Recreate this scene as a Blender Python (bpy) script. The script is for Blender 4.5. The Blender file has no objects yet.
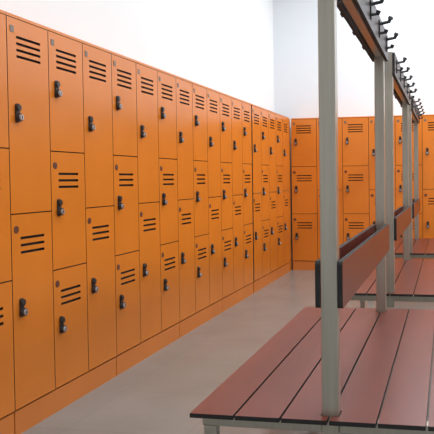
import bpy, bmesh, math
from mathutils import Matrix, Vector
scene=bpy.context.scene
scene.view_settings.view_transform='Standard'

# ---------- materials ----------
def mat(name,col,rough=.5,metal=0,noise=0.0,scale=8,bump=0,bscale=200,spec=.5,stretch=(1,1,1)):
    m=bpy.data.materials.new(name); m.use_nodes=True
    nt=m.node_tree; b=nt.nodes['Principled BSDF']
    b.inputs['Base Color'].default_value=(*col,1)
    b.inputs['Roughness'].default_value=rough
    b.inputs['Metallic'].default_value=metal
    b.inputs['Specular IOR Level'].default_value=spec
    tc=nt.nodes.new('ShaderNodeTexCoord'); mp=nt.nodes.new('ShaderNodeMapping')
    mp.inputs['Scale'].default_value=stretch
    nt.links.new(tc.outputs['Object'],mp.inputs['Vector'])
    if noise>0:
        n=nt.nodes.new('ShaderNodeTexNoise'); n.inputs['Scale'].default_value=scale; n.inputs['Detail'].default_value=5
        r=nt.nodes.new('ShaderNodeValToRGB')
        r.color_ramp.elements[0].position=.3; r.color_ramp.elements[1].position=.7
        r.color_ramp.elements[0].color=(*[c*(1-noise) for c in col],1)
        r.color_ramp.elements[1].color=(*[min(1,c*(1+noise)) for c in col],1)
        nt.links.new(mp.outputs[0],n.inputs['Vector']); nt.links.new(n.outputs['Fac'],r.inputs[0])
        nt.links.new(r.outputs[0],b.inputs['Base Color'])
    if bump>0:
        n2=nt.nodes.new('ShaderNodeTexNoise'); n2.inputs['Scale'].default_value=bscale
        bp=nt.nodes.new('ShaderNodeBump'); bp.inputs['Strength'].default_value=bump; bp.inputs['Distance'].default_value=.002
        nt.links.new(mp.outputs[0],n2.inputs['Vector']); nt.links.new(n2.outputs['Fac'],bp.inputs['Height'])
        nt.links.new(bp.outputs[0],b.inputs['Normal'])
    return m
def lin(r,g,b):
    f=lambda c:((c/255+.055)/1.055)**2.4 if c/255>.04045 else c/255/12.92
    return (f(r),f(g),f(b))
M_or=mat('orange_laminate',lin(217,123,38),.24,0,.04,3,.03,300,.5)
M_pl=mat('orange_plinth',lin(208,119,48),.45,0,.05,3)
M_bk=mat('black_gap',(.012,.011,.011),.7)
M_hd=mat('black_plastic',(.02,.02,.022),.35)
M_sv=mat('silver_metal',(.55,.55,.57),.35,.8)
M_bd=mat('number_badge',lin(120,105,90),.4,.3)
M_br=mat('brown_disc',lin(95,50,30),.5)
M_st=mat('brushed_steel',lin(178,171,158),.28,.75,.07,4,.06,60,.5,(25,25,1))
M_red=mat('redbrown_laminate',lin(112,54,43),.33,0,.10,5,.04,250,.33,(6,1,1))
M_dk=mat('dark_laminate',lin(64,46,42),.4,0,.1,5)
M_wl=mat('wall_paint_left',lin(234,237,239),.8,0,.01,2)
M_wb=mat('wall_paint_back',lin(226,232,238),.8,0,.01,2)
M_ce=mat('ceiling_paint',lin(240,240,240),.9)

# floor tiles
M_fl=bpy.data.materials.new('floor_tiles'); M_fl.use_nodes=True
nt=M_fl.node_tree; b=nt.nodes['Principled BSDF']; b.inputs['Roughness'].default_value=.2
tc=nt.nodes.new('ShaderNodeTexCoord'); br=nt.nodes.new('ShaderNodeTexBrick')
br.offset=0; br.inputs['Scale'].default_value=1; br.inputs['Brick Width'].default_value=.6; br.inputs['Row Height'].default_value=.6
br.inputs['Mortar Size'].default_value=.002; br.inputs['Mortar Smooth'].default_value=.3
br.inputs['Color1'].default_value=(*lin(137,140,137),1); br.inputs['Color2'].default_value=(*lin(140,143,140),1); br.inputs['Mortar'].default_value=(*lin(127,130,127),1)
no=nt.nodes.new('ShaderNodeTexNoise'); no.inputs['Scale'].default_value=2.5; no.inputs['Detail'].default_value=8
mx=nt.nodes.new('ShaderNodeMixRGB'); mx.blend_type='MULTIPLY'; mx.inputs[0].default_value=.7
rp=nt.nodes.new('ShaderNodeValToRGB'); rp.color_ramp.elements[0].position=.3; rp.color_ramp.elements[1].position=.75
rp.color_ramp.elements[0].color=(.80,.79,.77,1); rp.color_ramp.elements[1].color=(1,1,1,1)
nt.links.new(tc.outputs['Object'],br.inputs['Vector']); nt.links.new(tc.outputs['Object'],no.inputs['Vector'])
nt.links.new(no.outputs['Fac'],rp.inputs[0]); nt.links.new(br.outputs['Color'],mx.inputs[1]); nt.links.new(rp.outputs[0],mx.inputs[2])
nt.links.new(mx.outputs[0],b.inputs['Base Color'])

# ---------- mesh builder ----------
class MB:
    def __init__(s): s.v=[];s.f=[];s.m=[];s.mats=[]
    def mi(s,m):
        if m not in s.mats: s.mats.append(m)
        return s.mats.index(m)
    def quad(s,p,m):
        i=len(s.v); s.v+=p; s.f.append(tuple(range(i,i+len(p)))); s.m.append(s.mi(m))
    def box(s,x0,x1,y0,y1,z0,z1,m,mtop=None,skip=''):
        i=len(s.v)
        s.v+=[(x0,y0,z0),(x1,y0,z0),(x1,y1,z0),(x0,y1,z0),(x0,y0,z1),(x1,y0,z1),(x1,y1,z1),(x0,y1,z1)]
        F={'b':(0,3,2,1),'t':(4,5,6,7),'f':(0,1,5,4),'k':(2,3,7,6),'r':(1,2,6,5),'l':(3,0,4,7)}
        for k,f in F.items():
            if k in skip: continue
            s.f.append(tuple(i+a for a in f)); s.m.append(s.mi(mtop if (mtop and k=='t') else m))
    def cyl(s,c,ax,r0,r1,L,m,n=14,cap=None):
        a=Vector(ax).normalized(); t=Vector((0,0,1)) if abs(a.z)<.9 else Vector((1,0,0))
        u=a.cross(t).normalized(); w=a.cross(u); c=Vector(c); i=len(s.v)
        for k in range(n):
            th=2*math.pi*k/n; s.v.append(tuple(c+(u*math.cos(th)+w*math.sin(th))*r0))
        for k in range(n):
            th=2*math.pi*k/n; s.v.append(tuple(c+a*L+(u*math.cos(th)+w*math.sin(th))*r1))
        for k in range(n):
            s.f.append((i+k,i+(k+1)%n,i+n+(k+1)%n,i+n+k)); s.m.append(s.mi(m))
        s.f.append(tuple(i+k for k in range(n))[::-1]); s.m.append(s.mi(m))
        s.f.append(tuple(i+n+k for k in range(n))); s.m.append(s.mi(cap or m))
    def prism(s,pts,axis,a0,a1,mface,medge):
        def P(p,a): return {'x':(a,p[0],p[1]),'y':(p[0],a,p[1]),'z':(p[0],p[1],a)}[axis]
        i=len(s.v); n=len(pts)
        s.v+=[P(p,a0) for p in pts]+[P(p,a1) for p in pts]
        for k in range(n):
            s.f.append((i+k,i+(k+1)%n,i+n+(k+1)%n,i+n+k)); s.m.append(s.mi(medge))
        s.f.append(tuple(i+k for k in range(n))[::-1]); s.m.append(s.mi(mface))
        s.f.append(tuple(i+n+k for k in range(n))); s.m.append(s.mi(mface))
    def obj(s,name,parent=None,bevel=0):
        me=bpy.data.meshes.new(name); me.from_pydata(s.v,[],s.f)
        for m in s.mats: me.materials.append(m)
        for p,i in zip(me.polygons,s.m): p.material_index=i
        bm=bmesh.new(); bm.from_mesh(me); bmesh.ops.recalc_face_normals(bm,faces=bm.faces); bm.to_mesh(me); bm.free()
        o=bpy.data.objects.new(name,me); scene.collection.objects.link(o)
        if parent: o.parent=parent
        if bevel:
            b=o.modifiers.new('bevel','BEVEL'); b.width=bevel; b.segments=2; b.limit_method='ANGLE'; b.angle_limit=math.radians(50)
        return o
def rrect(a0,a1,b0,b1,r,n=5):
    pts=[]
    for (ca,cb,st) in ((a1-r,b1-r,0),(a0+r,b1-r,90),(a0+r,b0+r,180),(a1-r,b0+r,270)):
        for k in range(n+1):
            t=math.radians(st+90*k/n); pts.append((ca+r*math.cos(t),cb+r*math.sin(t)))
    return pts

# ---------- lockers (local: u=x, outward=-y, z up, origin = front-left-bottom) ----------
W=.336; ZP=.122; ZT=1.955; H=1.970; DEP=.27
def door(mb,u0,u1,z0,z1,top):
    g=.0028; u0+=g;u1-=g;z0+=g;z1-=g
    yf=-.018
    n=4 if top else 3
    s0=u0+.068; s1=u0+.262
    first=.084 if top else .113; pitch=.030 if top else .034; th=.0125
    zs=[]
    for k in range(n):
        c=z1-first-k*pitch; zs.append((c-th/2,c+th/2))
    zs=zs[::-1]
    us=[u0,s0,s1,u1]; zl=[z0]
    for a,b_ in zs: zl+=[a,b_]
    zl.append(z1)
    for i in range(3):
        for j in range(len(zl)-1):
            a,b_,c,d=us[i],us[i+1],zl[j],zl[j+1]
            if i==1 and j%2==1:
                y=yf+.014
                mb.quad([(a,y,c),(b_,y,c),(b_,y,d),(a,y,d)],M_bk)
                mb.quad([(a,yf,c),(b_,yf,c),(b_,y,c),(a,y,c)],M_bk)
                mb.quad([(a,yf,d),(b_,yf,d),(b_,y,d),(a,y,d)],M_bk)
                mb.quad([(a,yf,c),(a,yf,d),(a,y,d),(a,y,c)],M_bk)
                mb.quad([(b_,yf,c),(b_,yf,d),(b_,y,d),(b_,y,c)],M_bk)
            else: mb.quad([(a,yf,c),(b_,yf,c),(b_,yf,d),(a,yf,d)],M_or)
    mb.box(u0,u1,yf,-.002,z0,z1,M_bk,skip='f')
    # badge
    bu=u0+.036
    if top: mb.box(bu-.014,bu+.014,yf-.002,yf,z1-.066,z1-.036,M_bd)
    else: mb.cyl((bu,yf,z1-.07),(0,-1,0),.018,.017,.003,M_br,16)
    # lock handle
    hu=u0+.060; hz=(z0+z1)/2+.01
    mb.prism(rrect(hu-.0135,hu+.0135,hz-.040,hz+.050,.013),'y',yf-.009,yf,M_hd,M_hd)
    mb.cyl((hu,yf-.009,hz+.030),(0,-1,0),.0165,.015,.008,M_hd,14,M_hd)
    mb.cyl((hu,yf-.009,hz-.016),(0,-1,0),.021,.019,.014,M_hd,18)
    mb.cyl((hu,yf-.023,hz-.016),(0,-1,0),.0145,.013,.006,M_sv,14)
    mb.prism(rrect(hu-.003,hu+.003,hz-.024,hz-.008,.0025),'y',yf-.030,yf-.0285,M_hd,M_hd)
def cabinet(pattern,loc,rot):
    mb=MB(); n=len(pattern); w=n*W
    mb.box(.001,w-.001,0,DEP,ZP,ZT,M_bk)
    mb.box(.0015,w-.0015,-.018,DEP,ZT+.001,H,M_or)
    mb.box(.004,w-.004,-.014,.006,0.0,ZP-.006,M_pl)
    mb.box(.002,w-.002,.02,DEP,0.0,ZP-.006,M_bk)
    for i,p in enumerate(pattern):
        hh=(ZT-ZP)/p
        for k in range(p):
            door(mb,i*W,(i+1)*W,ZP+k*hh,ZP+(k+1)*hh,k==p-1)
    o=mb.obj('locker_cabinet'); o.location=loc; o.rotation_euler=(0,0,rot); return o
XF=-1.98; XL=XF-.018
Y0=2.865
for pat,y in (((2,3,2),Y0-2*3*W),((3,2,3),Y0-3*W),((2,3,2),Y0),((3,2,3),Y0+3*W),((2,3,2),Y0+6*W),((3,2,3),Y0+9*W),((2,3,2),Y0+12*W+.03)):
    cabinet(pat,(XL,y,0),math.pi/2)
cabinet((3,2),(XL,Y0+15*W+.03,0),math.pi/2)
YB=8.74
for k,pat in enumerate(((3,2,3),(2,3,2),(3,2,3),(2,3,2),(3,2,3))):
    cabinet(pat,(XF+k*3*W,YB+.018,0),0)
# corner filler
mb=MB(); mb.box(XL-.26,XL,Y0+17*W+.034,YB+.016,0,H,M_or); mb.obj('trim_1')

# ---------- benches ----------
def bench(y0,y1,first=False):
    cx=-.357; hw=.446; zs=.459; t=.014
    root=bpy.data.objects.new('changing_room_bench',None); scene.collection.objects.link(root)
    root.location=(cx,y0,0); L=y1-y0
    py=[.07,L-.07]; ps=.026
    mb=MB(); sw=(hw-.004)/3
    for side in (-1,1):
        for k in range(3):
            a=.004+k*sw; b_=.004+(k+1)*sw-.007
            if k==0:
                pts=[(a,0)]
                for p in py:
                    pts+= [(a,p-ps-.003),(ps+.003,p-ps-.003),(ps+.003,p+ps+.003),(a,p+ps+.003)]
                pts+=[(a,L),(b_,L),(b_,0)]
            else:
                pts=[(a,0),(a,L),(b_,L),(b_,0)]
            pts=[(side*p[0],p[1]) for p in pts]
            mb.prism(pts,'z',zs-t,zs,M_red,M_bk)
    mb.obj('seat_slats',root)
    mb=MB(); q=.02
    zt=zs-t-.001
    for p in py:
        mb.box(-ps,ps,p-ps,p+ps,zt-.08,1.985,M_st)
        mb.box(-hw+.03,-ps-.0005,p-q,p+q,zt-.04,zt,M_st)
        mb.box(ps+.0005,hw-.03,p-q,p+q,zt-.04,zt,M_st)
        for s in (-1,1):
            x=s*(hw-.055)
            mb.box(x-q,x+q,p-q,p+q,.012,zt-.0405,M_st)
            mb.box(x-.028,x+.028,p-.028,p+.028,0,.012,M_hd)
    for s in (-1,1):
        x=s*(hw-.055)
        mb.box(x-q,x+q,py[0]+q+.001,py[1]-q-.001,zt-.04,zt,M_st)
    mb.box(-.018,.018,py[0]+ps,py[1]-ps,1.84,1.89,M_st)
    mb.obj('steel_frame',root,.003)
    mb=MB()
    for s in (-1,1):
        x0=s*(ps+.001); x1=s*(ps+.017)
        mb.prism(rrect(.045,L-.025,.79,.935,.012),'x',x0,x1,M_red,M_bk)
    mb.obj('backrest_boards',root)
    mb=MB()
    for s in (-1,1):
        x0=s*(ps+.001); x1=s*(ps+.017)
        mb.prism(rrect(.0,L,1.83,1.97,.012),'x',x0,x1,M_dk,M_bk)
    mb.obj('hook_rail_boards',root)
    mb=MB(); n=5
    for s in (-1,1):
        for k in range(n):
            y=.14+k*(L-.28)/(n-1); x=s*(ps+.017)
            mb.prism(rrect(y-.013,y+.013,1.86,1.945,.008),'x',x,x+s*.006,M_hd,M_hd)
            mb.cyl((x+s*.004,y,1.925),(s,0,.15),.008,.007,.048,M_hd,10)
            mb.cyl((x+s*.046,y,1.928),(s*.4,0,1),.008,.009,.018,M_hd,10)
            mb.cyl((x+s*.053,y,1.945),(s*.4,0,1),.014,.011,.012,M_hd,12)
            mb.cyl((x+s*.004,y,1.88),(s,0,.1),.007,.006,.028,M_hd,10)
            mb.cyl((x+s*.030,y,1.878),(s*.3,0,1),.008,.011,.018,M_hd,10)
    mb.obj('coat_hooks',root)
    return root
bench(2.03,3.84)
bench(4.33,6.20)
bench(6.68,8.34)

# ---------- room ----------
def plane_box(name,x0,x1,y0,y1,z0,z1,m):
    mb=MB(); mb.box(x0,x1,y0,y1,z0,z1,m); return mb.obj(name)
xa,xb,ya,yb,zc=XL-.275,3.4,-3.0,YB+.018+.275,4.2
plane_box('floor',xa-.1,xb+.1,ya-.1,yb+.1,-.1,0,M_fl)
plane_box('ceiling',xa-.1,xb+.1,ya-.1,yb+.1,zc,zc+.1,M_ce)
plane_box('wall_left',xa-.1,xa,ya-.1,yb+.1,0,zc,M_wl)
plane_box('wall_right',xb,xb+.1,ya-.1,yb+.1,0,zc,M_wl)
plane_box('wall_back',xa,xb,yb,yb+.1,0,zc,M_wb)
plane_box('wall_front',xa,xb,ya-.1,ya,0,zc,M_wl)

def area(name,loc,sx,sy,e,col=(.94,.98,1),rot=(0,0,0)):
    l=bpy.data.lights.new(name,'AREA'); l.shape='RECTANGLE'; l.size=sx; l.size_y=sy; l.energy=e; l.color=col
    o=bpy.data.objects.new(name,l); o.location=loc; o.rotation_euler=rot; scene.collection.objects.link(o)
for y,e in ((0,36),(3,44),(6,50),(8,50)):
    for x in (-.4,2.0):
        area('ceiling_light',(x,y,4.15),.5,1.4,e)

# ---------- camera ----------
f=690; px,py=316,197; vpx,vpy=447,178.4
cam=bpy.data.cameras.new('camera'); co=bpy.data.objects.new('camera',cam); scene.collection.objects.link(co)
cam.sensor_width=36; cam.lens=f/434*36; cam.clip_start=.05
cam.shift_x=-(px-217)/434; cam.shift_y=(py-217)/434
yaw=math.atan((vpx-px)/f); pitch=math.atan((py-vpy)/f)
R=Matrix.Rotation(yaw,4,'Z')@Matrix.Rotation(math.pi/2-pitch,4,'X')@Matrix.Rotation(-.011,4,'Z')
co.matrix_world=Matrix.Translation((0,0,1.19))@R
scene.camera=co
w=bpy.data.worlds.new('world'); scene.world=w; w.use_nodes=True
w.node_tree.nodes['Background'].inputs[0].default_value=(.8,.85,.9,1)
